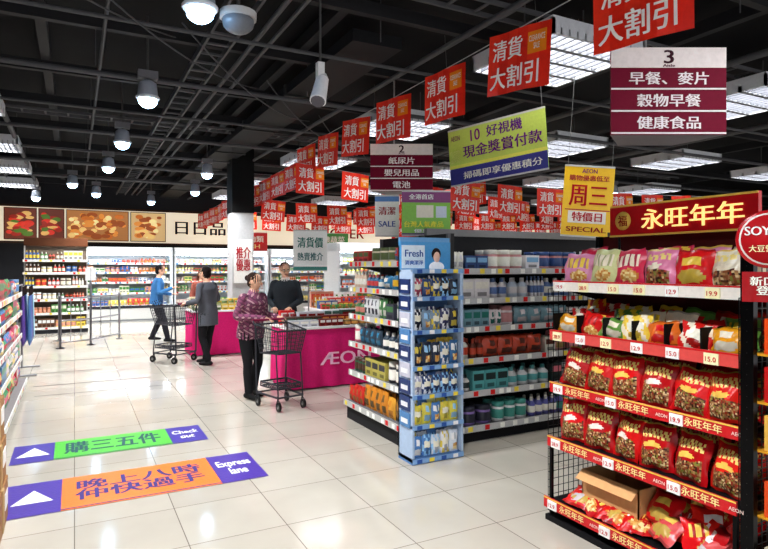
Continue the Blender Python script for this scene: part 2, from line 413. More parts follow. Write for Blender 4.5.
reds=[(.82,.07,.07),(.88,.12,.08),(.72,.05,.08),(.86,.08,.1)]
def lean(M,x,y,z,a,j=1): return M@Matrix.Translation((x,y,z))@Matrix.Rotation(rad(a),4,'X')@Matrix.Rotation(rad(R.uniform(-9,9)*j),4,'Z')@Matrix.Rotation(rad(R.uniform(-6,6)*j),4,'Y')
tops=[(.88,.55,.7),(.85,.85,.6),(.85,.15,.3),(.9,.5,.65),(.86,.08,.1),(.9,.85,.75)]
for row in range(2):
    for k in range(6):
        c=tops[k] if row==0 else R.choice(tops)
        p_bag(P,-.105,-.03,0,.21,R.uniform(.19,.225)+.02*row,.08,c,R.choice([(.95,.9,.8),(.95,.8,.3),(.8,.1,.15),(.95,.95,.95)]),lean(Mr,.12+k*.2,-.35+row*.14,1.535,-12),R.choice([0,2,3,1]),16,18)
for row in range(3):
    for k in range(7):
        c=[(.8,.07,.07),(.82,.09,.08),(.95,.78,.15),(.95,.8,.25),(.85,.4,.1),(.82,.1,.08),(.86,.12,.06)][k] if R.random()<.75 else R.choice([(.4,.6,.25),(.95,.9,.8),(.9,.6,.1)])
        p_bag(P,-.09,-.03,0,.17,R.uniform(.12,.16)+.035*row,.06,c,R.choice([(.85,.1,.1),(.95,.9,.8),(.98,.85,.2)]),lean(Mr,.1+k*.175,-.4+row*.11,1.215,-18,1.6),R.choice([0,2,3]),14,16)
for (zz,hh) in ((.875,.255),(.525,.26)):
    for row in range(2):
        for k in range(6):
            p_bag(P,-.1,-.04,0,.205,hh*R.uniform(.93,1.03)+.015*row,.1,R.choice(reds),gold if R.random()<.5 else (.95,.9,.85),lean(Mr,.12+k*.2,-.38+row*.15,zz,-14,1.4),1,26,30)
for k in range(64):
    x=R.uniform(.12,L-.12); y=R.uniform(-.4,-.12); z=.17+R.uniform(0,.1)+(.08 if y>-.25 else 0)
    M=Mr@Matrix.Translation((x,y,z))@Matrix.Rotation(rad(R.uniform(-50,50)),4,'Z')@Matrix.Rotation(rad(R.uniform(-70,-25)),4,'X')
    if x<.68: 
        if R.random()<.6: continue
        M=Mr@Matrix.Translation((x,-.4,.17))@Matrix.Rotation(rad(R.uniform(-30,30)),4,'Z')@Matrix.Rotation(rad(-70),4,'X')
    p_bag(P,-.09,-.03,-.05,.2,.19,.075,R.choice(reds+[(.85,.3,.3)]),R.choice([gold,(.95,.9,.9)]),M,R.choice([0,3,0]),14,14)
P.build('snack_bags')
B=MB()
for k in range(6):
    x=.01+k*.205
    for j in range(3): 
        B.cyl((x,-.44,1.23+j*.04),(x,-.05,1.23+j*.04),.003,None,4,blk,METAL,Mr)
    B.box(x-.004,x+.004,-.44,-.05,1.22,1.34,(.05,.05,.05),0,Mr)
B.build('shelf_divider_bins')
B=MB(); cb=(.8,.6,.4)
a=.2;b=.62;y0=-.38;y1=-.08;z0=.14;z1=.37
B.box(a,b,y0,y0+.008,z0,z1,cb,0,Mr);B.box(a,b,y1-.008,y1,z0,z1,cb,0,Mr);B.box(a,a+.008,y0,y1,z0,z1,cb,0,Mr);B.box(b-.008,b,y0,y1,z0,z1,cb,0,Mr);B.box(a,b,y0,y1,z0,z0+.01,cb,0,Mr)
B.add([(a,y0,z1),(b,y0,z1),(b,y0-.06,z1-.05),(a,y0-.06,z1-.05)],[(0,1,2,3)],darker(cb,1.1),0,Mr)
B.add([(a,y1,z1),(b,y1,z1),(b,y1,z1+.06),(a,y1,z1+.06)],[(0,1,2,3)],darker(cb,.9),0,Mr)
B.build('cardboard_box')
F=MB(); X0,X1,Y=2.735,3.5,1.61
F.box(X0,X0+.03,Y-.03,Y+.03,0,1.8,blk,METAL); F.box(X1,X1+.035,Y-.03,Y+.03,0,1.8,blk,METAL)
for k in range(18): F.cyl((X0+.04+k*.04,Y,.05),(X0+.04+k*.04,Y,1.75),.0025,None,4,(.3,.3,.3),METAL)
for k in range(35): F.cyl((X0,Y,.05+k*.05),(X1,Y,.05+k*.05),.0025,None,4,(.3,.3,.3),METAL)
for z in (.2,.5,.8,1.02,1.24):
    F.box(X0+.03,X1,Y-.13,Y-.01,z,z+.01,(.85,.6,.15)); F.box(X0+.03,X1,Y-.14,Y-.13,z-.02,z+.05,R.choice([(.95,.7,.15),(.85,.3,.1),(.95,.8,.4)]),GLOSS)
F.build('wire_grid_display_stand')
P=MB()
for z in (.21,.51,.81,1.03,1.25):
    x=X0+.04
    while x<X1-.06:
        c=R.choice([(.9,.3,.1),(.9,.7,.3),(.85,.8,.7),(.75,.1,.1),(.5,.2,.1)])
        p_box(P,x,Y-.125,z,.05,.12,.03,c,(.95,.9,.8),None); p_box(P,x,Y-.085,z,.05,.16,.03,c,(.95,.9,.8),None); x+=.053
P.build('snack_bar_boxes')
B=MB()
Mt=T(2.625,1.45,1.765,-58); Ms=Mt@Matrix.Rotation(rad(90),4,'X')
B.lathe([(.12,-.006),(.125,0),(.12,.006)],[(.72,.07,.1)]*3,32,GLOSS,Ms)
B.lathe([(.112,.007),(.112,.0075)],[(.95,.93,.9)]*2,32,0,Ms); B.lathe([(.105,.008),(.105,.0085)],[(.72,.07,.1)]*2,32,0,Ms)
B.text('SOYJOY',0,.03,.18,.05,-.011,(.97,.97,.95),0,Mt); B.text('大豆營養棒',0,-.04,.15,.03,-.011,(.97,.9,.7),0,Mt)
B.box(-.1,.1,.0,.006,-.27,-.14,(.6,.05,.08),GLOSS,Mt); B.text('新口味\n登場',0,-.2,.14,.08,-.003,(.95,.95,.9),0,Mt)
B.cyl((0,.012,.1),(0,.012,-.3),.005,None,6,blk,METAL,Mt); B.cyl((0,.012,-.25),(.0,.2,-.25),.005,None,6,blk,METAL,Mt)
B.build('round_promotional_sign')
F=MB(); F.box(3.26,7.2,1.75,2.85,0,1.84,(.3,.28,.28)); F.box(3.26,7.2,1.73,2.87,1.84,1.88,(.5,.5,.5)); F.box(3.26,7.2,1.73,2.87,0,.12,(.12,.12,.12))
F.build('shelf_gondola_body')

# ---------------------------------------------------------------- aisle signs
def aisle_sign(x,y,num,rows,z=2.62):
    B=MB(); w=.43; mar=(.46,.04,.17); wh=(.97,.95,.95)
    B.box(-w,w,-.015,0,0,.65,mar)
    B.box(-w,w,-.02,-.015,.5,.65,(.99,.95,.94))
    B.text(num,0,.58,.07,.1,-.023,(.25,.1,.15))
    B.text('Aisle',0,.515,.09,.02,-.023,(.4,.2,.25))
    for k,t in enumerate(rows):
        zc=.42-k*.165
        B.box(-w,w,-.02,-.015,zc-.07,zc+.07,mar); B.panel(-w,w,zc-.085,zc-.072,-.021,wh)
        B.text(t,0,zc,.118*len(t),.095,-.023,(1,.97,.98))
    B.add([(-w,0,0),(w,0,0),(.22,.38,0),(-.22,.38,0),(-w,0,.65),(w,0,.65),(.22,.38,.65),(-.22,.38,.65)],
          [(0,3,2,1),(4,5,6,7),(1,2,6,5),(2,3,7,6),(3,0,4,7)],(.5,.47,.48))
    B.cyl((-.1,.15,.65),(-.1,.15,4.35-z),.012,None,6,(.6,.6,.6))
    B.build('hanging_aisle_sign',T(x,y,z,-27.8))
aisle_sign(3.93,2.90,'3',['早餐、麥片','穀物早餐','健康食品'],2.63)
aisle_sign(3.99,7.05,'2',['紙尿片','嬰兒用品','電池'],2.68)

def poster(name,w,h,M,bg,items,hang=0,bands=()):
    B=MB(); B.box(-w/2,w/2,0,.008,0,h,bg,GLOSS)
    for (x0,x1,z0,z1,c) in bands: B.panel(x0*w,x1*w,z0*h,z1*h,-.002,c,GLOSS)
    for (t,cx,cz,tw,th,c) in items: B.text(t,cx*w,cz*h,tw*w,th*h,-.004,c)
    if hang:
        for x in (-w/2+.03,w/2-.03): B.cyl((x,.004,h),(x,.004,h+hang),.003,None,4,(.4,.4,.4))
    B.box(-w/2,w/2,-.004,.012,h-.01,h+.008,(.8,.8,.8)); B.box(-w/2,w/2,-.004,.012,-.008,.008,(.8,.8,.8))
    return B.build(name,M)
Mb=T(3.95,4.93,2.58,-68)@Matrix.Rotation(rad(-4),4,'Y')
poster('hanging_promotional_banner',1.16,.62,Mb,(.7,.85,.3),[
  ('10',-.2,.83,.1,.2,(.5,.1,.5)),('好視機',.1,.84,.36,.2,(.4,.15,.5)),('現金獎賞付款',.06,.56,.8,.22,(.42,.12,.5)),('掃碼即享優惠積分',.05,.15,.8,.13,(.95,.95,.9)),('AEON',-.42,.84,.1,.09,(.5,.1,.4))],1.1,
  [(-.5,.5,.36,1,(.8,.88,.4)),(-.5,.5,0,.3,(.24,.24,.55)),(-.5,.5,.3,.36,(.92,.92,.4)),(-.49,-.38,.4,.62,(.97,.95,.7))])
poster('hanging_weekly_offer_banner',.5,.72,T(4.62,4.35,1.95,-32)@Matrix.Rotation(rad(4),4,'Y'),(1,.8,.12),[
  ('AEON',-.0,.93,.3,.06,(.5,.1,.4)),('購物優惠低至',.0,.83,.8,.08,(.7,.1,.2)),('周三',.0,.58,.75,.3,(.75,.05,.12)),('特價日',.0,.28,.6,.13,(.75,.05,.12)),('SPECIAL',.0,.1,.8,.07,(.6,.1,.1))],1.5,
  [(-.45,.45,.37,.385,(.75,.05,.12)),(-.38,.38,.19,.36,(.97,.95,.9))])
poster('shelf_top_poster',.52,.47,T(3.3,5.3,1.975,-24),(.5,.76,.25),[
  ('全港首店',-.1,.87,.5,.12,(.95,.95,.95)),('台灣人氣產品',-.05,.25,.8,.14,(.98,.95,.3)),('優惠價',.0,.1,.5,.09,(.95,.95,.95))],0,
  [(-.5,.5,.74,1,(.5,.2,.45)),(-.2,.15,.4,.68,(.9,.88,.8)),(.2,.42,.4,.66,(.8,.85,.9)),(-.5,.5,0,.05,(.3,.15,.4))])
poster('shelf_top_poster',.26,.44,T(3.0,5.62,1.975,-30),(.93,.93,.91),[('清潔',0,.62,.7,.2,(.6,.1,.15)),('SALE',0,.3,.7,.14,(.2,.3,.6))],0,[(-.5,.5,.85,1,(.3,.5,.75))])
poster('standing_price_sign',.5,.6,T(3.1,8.23,1.58,-20),(.97,.98,.97),[('清貨價',-.0,.7,.75,.26,(.1,.45,.4)),('熱賣推介',.0,.35,.75,.2,(.1,.4,.4))],0,[(-.5,.5,0,.1,(.15,.5,.45))])

# ---------------------------------------------------------------- red banners
def make_banner(bgs):
    B=MB(); w,h=.57,.47
    nx=6; vs=[];fs=[]
    for j in range(2):
        for i in range(nx+1): vs.append((-w/2+w*i/nx,.012*math.sin(i*1.3),-h*j))
    for i in range(nx): fs.append((nx+1+i,nx+2+i,i+1,i))
    B.add(vs,fs,[bgs[i%2] for i in range(nx)],GLOSS)
    for Mq in (None,Matrix.Rotation(math.pi,4,'Z')):
        B.text('清貨',-.09,-.14,.28,.16,-.016,(1,.97,.95),0,Mq); B.text('大割引',-.02,-.35,.45,.17,-.016,(1,.97,.95),0,Mq)
        B.panel(.1,.265,-.22,-.06,-.015,(.98,.55,.12),0,Mq); B.text('CLEARANCE\nSALE',.183,-.14,.14,.1,-.018,(.98,.95,.9),0,Mq)
    return B
ban=make_banner([(.95,.22,.13),(.92,.18,.11)]).build('sale_banner',T(0,0,0)); bmesh_=ban.data; bpy.data.objects.remove(ban)
def banner_string(p0,p1,n,sag=.0,jit=6,twist=0):
    p0=Vector(p0);p1=Vector(p1); d=(p1-p0); ang=math.atan2(d.y,d.x)
    B=MB(); pr=None
    root=bpy.data.objects.new('sale_banner_garland',None); sc.collection.objects.link(root)
    def P_(t): return p0+d*t+Vector((0,0,-sag*4*t*(1-t)))
    for k in range(41):
        q=P_(k/40)
        if pr is not None: B.cyl(pr,q,.004,None,4,(.7,.7,.7))
        pr=q
    ob=B.build('string',Matrix.Identity(4)); ob.parent=root
    for k in range(n):
        t=(k+.5)/n; q=P_(t); q2=P_(t+.01)
        sl=math.atan2(q2.z-q.z,(q2.xy-q.xy).length)
        o=bpy.data.objects.new('banner',bmesh_); sc.collection.objects.link(o); o.parent=root
        a=ang
        if math.cos(a-rad(-27.8))<0 : a+=math.pi; sl=-sl
        o.matrix_world=Matrix.Translation(q)@Matrix.Rotation(a+rad(twist+R.uniform(-jit,jit)),4,'Z')@Matrix.Rotation(-sl+rad(R.uniform(-4,4)),4,'Y')
banner_string((2.86,1.75,3.4),(3.4,9.7,3.63),7,twist=16)
banner_string((3.5,9.8,3.5),(3.6,19.6,3.3),11,jit=12,twist=12)
banner_string((2.9,8.8,3.3),(11,10.5,3.05),9,.05)
banner_string((3.6,12.9,3.15),(14,13.7,3.3),13,.12)
banner_string((3.7,15.6,3.1),(16,16.2,3.3),17,.1)
banner_string((7.5,9.6,3.4),(7.9,19,3.4),9,twist=15)
banner_string((4.9,7.4,2.95),(12,7.6,3.1),8,.05)
banner_string((5.5,10.6,3.35),(16,18.5,3.2),14,.1,twist=-10)

# ---------------------------------------------------------------- back wall fridges & fascia
pal_food=[(.9,.9,.88),(.85,.3,.25),(.3,.55,.25),(.92,.8,.3),(.85,.6,.5),(.9,.88,.8),(.25,.4,.65),(.95,.95,.95),(.8,.45,.2)]
def fridge_mesh(L,pal,seed):
    R.seed(seed)
    B=MB(); w=(.9,.92,.93)
    B.box(0,L,-.05,0,0,2.2,(.85,.87,.88)); 
    for x in (0,L-.04): B.box(x,x+.04,-.95,0,0,2.2,w)
    B.box(0,L,-.95,0,0,.42,(.6,.62,.64)); B.box(0,L,-.97,-.95,.05,.38,(.82,.82,.8)); B.box(0,L,-.98,-.95,.38,.46,(.2,.2,.22))
    B.box(0,L,-.85,0,2.0,2.22,w); B.box(0,L,-.86,-.85,2.0,2.22,(.95,.96,.96),BACKLIT)
    B.box(.05,L-.05,-.8,-.73,1.98,1.998,(.9,.95,1),LAMP)
    for z in (.45,.82,1.15,1.45,1.73):
        d=.85 if z<.5 else .6
        B.box(.04,L-.04,-d,-.05,z-.025,z,w); B.box(.04,L-.04,-d-.01,-d,z-.035,z+.02,(.97,.97,.95),GLOSS)
        x=.1
        while x<L-.15:
            B.panel(x,x+.06,z-.03,z+.015,-d-.012,R.choice([(.85,.15,.15),(.95,.9,.4),(.3,.55,.75)])); x+=R.uniform(.1,.3)
        fill_row(B,Matrix.Identity(4),.05,L-.05,z,d,.27 if z<1.7 else .2,pal,['box','jar','bag','bottle'],1,(.09,.16),(2,4),.75)
    return B
f1=fridge_mesh(3.0,pal_food,3).build('open_refrigerated_case',T(-.3,20.1)).data
f2=fridge_mesh(3.0,[(.8,.25,.25),(.9,.75,.7),(.9,.9,.9),(.75,.35,.3),(.35,.55,.3),(.9,.85,.5)],5).build('open_refrigerated_case',T(2.75,20.1)).data
for k in range(5):
    o=bpy.data.objects.new('open_refrigerated_case',(f1,f2)[k%2]); sc.collection.objects.link(o); o.matrix_world=T(5.8+k*3.05,20.1)
F=MB()
F.box(-1.9,23.9,20.05,20.18,2.35,3.4,(.86,.8,.7),BACKLIT)
F.box(-1.9,23.9,20.0,20.06,3.38,3.44,(.25,.16,.1)); F.box(-1.9,23.9,20.0,20.06,2.32,2.38,(.25,.16,.1))
F.build('fascia_sign_board')
def food_panel(x0,x1,kind):
    B=MB(); w=x1-x0; y=19.98
    bg=[(.62,.4,.2),(.36,.15,.08),(.75,.62,.42)][kind]
    B.box(x0,x1,y,y+.05,2.42,3.35,(.2,.13,.08)); B.panel(x0+.02,x1-.02,2.44,3.33,y-.002,bg,BACKLIT)
    for k in range(int(w*34)):
        c=R.choice([(.8,.5,.2),(.7,.38,.13),(.88,.7,.42),(.55,.26,.09),(.9,.8,.55)] if kind!=1 else [(.75,.18,.12),(.8,.62,.35),(.28,.4,.12),(.55,.13,.08)])
        rx=R.uniform(.07,.16); x=R.uniform(x0+.03+rx,x1-.03-rx); z=R.uniform(2.55,3.2)
        B.ell((x,y-.003-k*.0004,z),(rx,.008,R.uniform(.04,.09)),c,BACKLIT)
    B.build('food_photo_panel')
food_panel(-1.8,-.98,1); food_panel(-.94,-.27,1); food_panel(-.22,1.5,0); food_panel(1.55,2.6,2)
B=MB(); B.text('日日品嚐',4.0,2.9,2.2,.45,20.03,(.15,.12,.12)); B.text('SPICE  PRODUCE',15,2.85,4.2,.4,20.03,(.25,.2,.2)); B.text('BUTCHER',8.5,2.85,2.4,.35,20.03,(.6,.1,.1)); B.build('fascia_lettering')
for k in range(3):
    poster('hanging_department_sign',1.1,.55,T(4.6+k*2.3,17.4-k*.8,2.1,-15),(.85,.15,.15) if k!=1 else (.3,.6,.3),[('新鮮肉類' if k!=1 else '有機蔬菜',0,.65,.8,.35,(.97,.95,.9)),('FRESH',0,.25,.6,.22,(.97,.9,.6))],1.7,[])

B=fridge_mesh(3.0,[(.9,.9,.92),(.85,.85,.3),(.6,.75,.85),(.85,.5,.4)],9)
me=B.build('open_refrigerated_case',T(5.6,13.9)).data
for k in range(1,4):
    o=bpy.data.objects.new('open_refrigerated_case',me); sc.collection.objects.link(o); o.matrix_world=T(5.6+3.05*k,13.9)

F=MB(); P=MB(); Ml=T(-1.1,16.9,0,0)
shelf_unit(F,1.4,.45,[.15,.5,.83,1.16,1.49,1.8],2.15,M=Ml,back=(.4,.35,.3))
F.box(0,1.4,-.05,.0,2.15,2.35,(.35,.2,.12),0,Ml)
for z in [.15,.5,.83,1.16,1.49,1.8]: fill_row(P,Ml,.03,1.37,z,.42,.26,pal_food+[(.4,.25,.15)]*3,['box','bottle','jar'],1,(.08,.13))
F.build('grocery_shelf'); P.build('packaged_groceries')
F=MB(); P=MB(); Ml=T(-1.05,5.3,0,90)
zl=[.15,.45,.75,1.05,1.3]
shelf_unit(F,3.9,.48,zl,1.6,M=Ml,frame=(.5,.48,.48),back=(.3,.3,.3))
for i,z in enumerate(zl): fill_row(P,Ml,.03,3.87,z,.44,.24,[(.85,.4,.5),(.9,.85,.85),(.3,.5,.7),(.75,.2,.25),(.9,.8,.5),(.3,.6,.4)],['box','bag','bottle','jar'],1,(.08,.14))
F.build('supermarket_shelf_gondola'); P.build('assorted_products')
B=MB()
for k,(z0,z1) in enumerate([(0,.27),(.275,.54),(.545,.8)]):
    dx=.01*k
    B.box(-.95+dx,-.39-dx,4.0+dx,4.6,z0,z1,(.58,.42,.26)); B.box(-.95+dx,-.385-dx,4.27,4.33,z0+.01,z1+.002,(.7,.58,.4))
    B.box(-.39-dx,-.386-dx,4.4,4.55,z0+.1,z0+.2,(.9,.9,.88))
B.build('cardboard_box_stack')
B=MB()
for y in (10.2,11.1):
    B.cyl((-.75,y,0),(-.75,y,1.35),.015,None,8,(.6,.6,.62),METAL); B.cyl((-1.0,y,.02),(-.5,y,.02),.015,None,8,(.6,.6,.62),METAL)
for z in (1.35,.95): B.cyl((-.75,10.2,z),(-.75,11.1,z),.012,None,8,(.6,.6,.62),METAL)
for k in range(12):
    y=10.25+k*.07; c=R.choice([(.15,.3,.6),(.3,.6,.7),(.35,.25,.55),(.6,.75,.8),(.1,.15,.3),(.3,.45,.65)])
    x=-.68+.08*(k%2)
    B.cyl((x,y,1.2),(x,y,.55),.018,.035,8,c,GLOSS); B.cyl((x,y,.55),(x,y,.45),.035,.006,8,c,GLOSS); B.cyl((x,y,1.2),(x,y,1.34),.008,None,6,(.15,.1,.1))
B.build('umbrella_display_stand')
B=MB(); st=(.6,.6,.62)
for (a,b_) in (((-.25,13.4),(.3,13.7)),((.3,13.7),(.9,14.6)),((-.25,13.4),(-.3,14.8))):
    for z in (.12,.55,1.0): B.cyl((*a,z),(*b_,z),.018,None,8,st,METAL)
    for q in (a,b_): B.cyl((*q,0),(*q,1.05),.022,None,8,st,METAL); B.cyl((*q,0),(*q,.015),.08,None,12,st,METAL)
    for k in range(1,3):
        x=a[0]+(b_[0]-a[0])*k/3; y=a[1]+(b_[1]-a[1])*k/3; B.cyl((x,y,.12),(x,y,1.0),.008,None,6,st,METAL)
B.cyl((.3,13.7,0),(.3,13.7,1.6),.022,None,8,st,METAL)
B.box(.2,.4,13.68,13.7,1.35,1.6,(.85,.85,.85))
B.build('entrance_guard_rail')
B=MB(); B.box(-.22,.22,-.22,.22,0,4.35,(.72,.72,.72)); B.box(-.24,.24,-.24,.24,0,.15,(.25,.25,.26)); B.box(-.23,.23,-.23,.23,2.75,4.35,(.05,.05,.05)); B.box(-.19,.19,-.235,-.22,1.3,2.2,(.95,.95,.93)); B.text('推介\n優惠',0,1.8,.3,.5,-.238,(.7,.1,.15)); B.build('pillar',T(3.08,12.3,0,0))

# ---------------------------------------------------------------- floor stickers
def decal(name,x0,x1,y0,y1,mid,endc,txt,endtxt,txtc):
    B=MB(); z=.004
    def q(a,b,c,d,col,zz=z): B.add([(a,c,zz),(b,c,zz),(b,d,zz),(a,d,zz)],[(0,1,2,3)],col,GLOSS)
    w=x1-x0
    q(x0,x0+w*.2,y0,y1,endc); q(x0+w*.2,x0+w*.8,y0,y1,mid); q(x0+w*.8,x1,y0,y1,endc)
    q(x0+w*.2,x0+w*.8,y0+.015,y0+.03,txtc,z+.001); 
    cx=x0+w*.1; cy=(y0+y1)/2
    B.add([(cx-.13,cy-.1,z+.001),(cx+.13,cy-.1,z+.001),(cx,cy+.16,z+.001)],[(0,1,2)],(.97,.97,.97))
    def ft(t,cx,cy,tw,th,col):
        vs,fs=get_text(t)
        if fs: B.add([(cx+p[0]*tw,cy+p[1]*th,z+.0015+.0004*p[2]) for p in vs],fs,col)
    ft(txt,x0+w*.5,cy+.02,w*.5,(y1-y0)*.62,txtc); ft(endtxt,x0+w*.9,cy,w*.15,(y1-y0)*.5,(.97,.97,.97))
    B.build(name)
decal('floor_sticker',-.44,1.35,4.5,5.17,(.97,.48,.16),(.3,.22,.6),'晚上八時\n仲快過手','Express\nlane',(.25,.2,.48))
decal('floor_sticker',-.48,1.13,5.72,6.28,(.33,.75,.24),(.27,.22,.6),'購三五件','Check\nout',(.15,.32,.35))
B=MB()
for (x0,x1,y0,y1) in ((-.5,1.0,9.3,9.33),(-.45,1.2,8.6,8.62),(-.6,.4,10.4,10.43),(-.3,.9,11.6,11.64)):
    B.add([(x0,y0,.003),(x1,y0,.003),(x1,y1,.003),(x0,y1,.003)],[(0,1,2,3)],(.25,.2,.18))
B.build('floor_marking_tape')

# ---------------------------------------------------------------- skirted promotion tables
def table(name,x0,x1,y0,y1,zt,col,txt):
    B=MB(); per=[]
    def seg(a,b):
        n=max(2,int(math.hypot(b[0]-a[0],b[1]-a[1])/.035))
        for i in range(n): per.append((a[0]+(b[0]-a[0])*i/n,a[1]+(b[1]-a[1])*i/n,(b[1]-a[1]),-(b[0]-a[0])))
    seg((x0,y0),(x1,y0));seg((x1,y0),(x1,y1));seg((x1,y1),(x0,y1));seg((x0,y1),(x0,y0))
    n=len(per); vs=[]; cc=[]
    for j,(z,am) in enumerate([(zt,0),(zt*.6,.008),(.02,.018)]):
        for i,(x,y,nx,ny) in enumerate(per):
            l=math.hypot(nx,ny); o=am*math.sin(i*.8)+.01*j
            vs.append((x+nx/l*o,y+ny/l*o,z))
    fs=[]
    for j in range(2):
        for i in range(n): fs.append((j*n+i,(j+1)*n+i,(j+1)*n+(i+1)%n,j*n+(i+1)%n)); cc.append(col)
    B.add(vs,fs,cc,CLOTH,None,True)
    B.box(x0-.02,x1+.02,y0-.02,y1+.02,zt,zt+.03,(.9,.88,.88))
    for x in (x0+.06,x1-.06):
        for y in (y0+.06,y1-.06): B.cyl((x,y,0),(x,y,zt),.02,None,8,(.5,.5,.5),METAL)
    if txt: B.text(txt,(x0+x1)/2+.05,zt*.5,.75,.17,y0-.045,(.97,.75,.85))
    B.build(name)
mg=(.82,.12,.42)
table('skirted_promotion_table',2.5,4.0,7.42,8.2,.8,mg,'ÆON')
table('skirted_promotion_table',1.9,3.0,11.05,11.85,.8,mg,None)
table('skirted_promotion_table',4.1,5.4,10.3,11.2,.8,(.85,.85,.85),None)
P=MB()
def pile(x0,x1,y0,y1,z,pal,types,tall=1):
    rows=int((y1-y0)/.14)
    for r in range(rows):
        h=.1+.12*r/max(1,rows-1)*tall
        fill_row(P,T(0,y0+.14+r*.14,0),x0,x1,z,.16,h,pal,types,1,(.08,.14),(2,5),.95)
pile(2.52,3.98,7.46,8.1,.83,[(.85,.15,.15),(.9,.9,.88),(.2,.35,.3),(.85,.6,.3),(.5,.1,.1),(.8,.8,.82),(.3,.2,.15)],['jar','box'])
pile(1.92,2.98,11.1,11.8,.83,[(.85,.7,.2),(.75,.2,.15),(.9,.85,.7),(.4,.5,.3)],['box','bag','jar'],2.2)
pile(4.12,5.38,10.35,11.1,.83,pal_food,['box','bag'],2)
P.build('promotional_goods')
B=MB(); B.cyl((3.1,8.3,0),(3.1,8.3,2.1),.012,None,8,(.6,.6,.6),METAL); B.cyl((3.1,8.38,0),(3.1,8.38,.02),.12,None,16,(.3,.3,.3)); B.build('sign_pole')

# ---------------------------------------------------------------- shopping trolleys
def trolley(M,col=(.2,.2,.22)):
    B=MB()
    top=[(-.27,.03,.98),(.27,.03,.98),(.23,.6,.93),(-.23,.6,.93)]
    bot=[(-.22,.08,.64),(.22,.08,.64),(.18,.54,.66),(-.18,.54,.66)]
    top=[Vector(p) for p in top]; bot=[Vector(p) for p in bot]
    def basket(top,bot,n1,n2,nj):
        for k in range(4):
            a,b=top[k],top[(k+1)%4]; c,d=bot[k],bot[(k+1)%4]
            B.cyl(a,b,.011,None,6,col); B.cyl(c,d,.008,None,6,col); B.cyl(a,c,.008,None,6,col)
            n=n1 if k%2 else n2
            for i in range(1,n): B.cyl(a.lerp(b,i/n),c.lerp(d,i/n),.0035,None,4,col)
            for j in range(1,nj):
                t=j/nj; B.cyl(a.lerp(c,t),b.lerp(d,t),.0035,None,4,col)
        for i in range(1,9): B.cyl(bot[0].lerp(bot[1],i/9),bot[3].lerp(bot[2],i/9),.0035,None,4,col)
        for i in range(1,8): B.cyl(bot[0].lerp(bot[3],i/8),bot[1].lerp(bot[2],i/8),.0035,None,4,col)
    basket(top,bot,12,12,6)
    lt=[Vector(p) for p in ((-.22,.1,.3),(.22,.1,.3),(.19,.52,.3),(-.19,.52,.3))]; lb=[p-Vector((0,0,.05)) for p in lt]
    basket(lt,lb,4,4,2)
    B.cyl((-.27,-.06,1.02),(.27,-.06,1.02),.016,None,10,(.5,.1,.25),GLOSS)
    for s in (-1,1):
        B.cyl((s*.26,-.06,1.02),(s*.27,.03,.96),.011,None,6,col)
        B.cyl((s*.27,.03,.98),(s*.24,.02,.16),.013,None,8,col)
        B.cyl((s*.24,.02,.16),(s*.2,.56,.16),.013,None,8,col)
        B.cyl((s*.2,.5,.66),(s*.2,.56,.16),.011,None,6,col)
        for y,x in ((.04,.24),(.55,.2)):
            B.cyl((s*x,y,.18),(s*x,y,.12),.014,None,8,col)
            B.cyl((s*x-.014,y+.02,.06),(s*x+.014,y+.02,.06),.058,None,16,(.06,.06,.06),GLOSS)
            B.cyl((s*x-.016,y+.02,.06),(s*x+.016,y+.02,.06),.025,None,10,(.6,.6,.6),METAL)
            for t in (-.02,.02): B.cyl((s*x+t,y,.125),(s*x+t,y+.02,.06),.005,None,5,col)
    B.cyl((-.24,.02,.16),(.24,.02,.16),.011,None,6,col); B.cyl((-.2,.56,.16),(.2,.56,.16),.011,None,6,col)
    return B.build('shopping_trolley',M)
def ang(h): return math.degrees(math.atan2(-h[0],h[1]))

# ---------------------------------------------------------------- people
def catmull(pts,step=.02):
    out=[]; n=len(pts)
    A=[np.array(p,float) for p in pts]
    for i in range(n-1):
        p0=A[max(i-1,0)];p1=A[i];p2=A[i+1];p3=A[min(i+2,n-1)]
        m=max(2,int(np.linalg.norm(p2[:3]-p1[:3])/step))
        for k in range(m):
            t=k/m
            lin=p1+(p2-p1)*t
            cr=.5*((2*p1)+(-p0+p2)*t+(2*p0-5*p1+4*p2-p3)*t*t+(-p0+3*p1-3*p2+p3)*t**3)
            out.append(cr*.7+lin*.3)
    out.append(A[-1]); return out
def loft(B,secs,col,n=14,side=(1,0,0),cap=True,M=None,mat=CLOTH,step=.02):
    S=catmull(secs,step); side=Vector(side)
    rows=[]
    def ring(c,t,rx,ry):
        s=(side-t*side.dot(t))
        if s.length<.05: s=Vector((0,1,0))-t*t.y
        s.normalize(); b=t.cross(s)
        return [Vector(c)+s*(rx*math.cos(2*math.pi*i/n))+b*(ry*math.sin(2*math.pi*i/n)) for i in range(n)]
    T_=[]
    for i in range(len(S)):
        a=S[max(i-1,0)][:3]; b=S[min(i+1,len(S)-1)][:3]; T_.append(Vector(b-a).normalized())
    if cap:
        s=S[0];r=min(s[3],s[4])
        for f,g in ((.35,.9),(.75,.55)): rows.append(ring(Vector(s[:3])-T_[0]*r*g*.8,T_[0],s[3]*f,s[4]*f))
    for s,t in zip(S,T_): rows.append(ring(s[:3],t,s[3],s[4]))
    if cap:
        s=S[-1];r=min(s[3],s[4])
        for f,g in ((.75,.55),(.35,.9)): rows.append(ring(Vector(s[:3])+T_[-1]*r*g*.8,T_[-1],s[3]*f,s[4]*f))
    vs=[p for r in rows for p in r]; fs=[]
    for j in range(len(rows)-1):
        for i in range(n): fs.append((j*n+i,j*n+(i+1)%n,(j+1)*n+(i+1)%n,(j+1)*n+i))
    fs.append(tuple(n-1-i for i in range(n))); fs.append(tuple((len(rows)-1)*n+i for i in range(n)))
    B.add(vs,fs,col,mat,M,True)
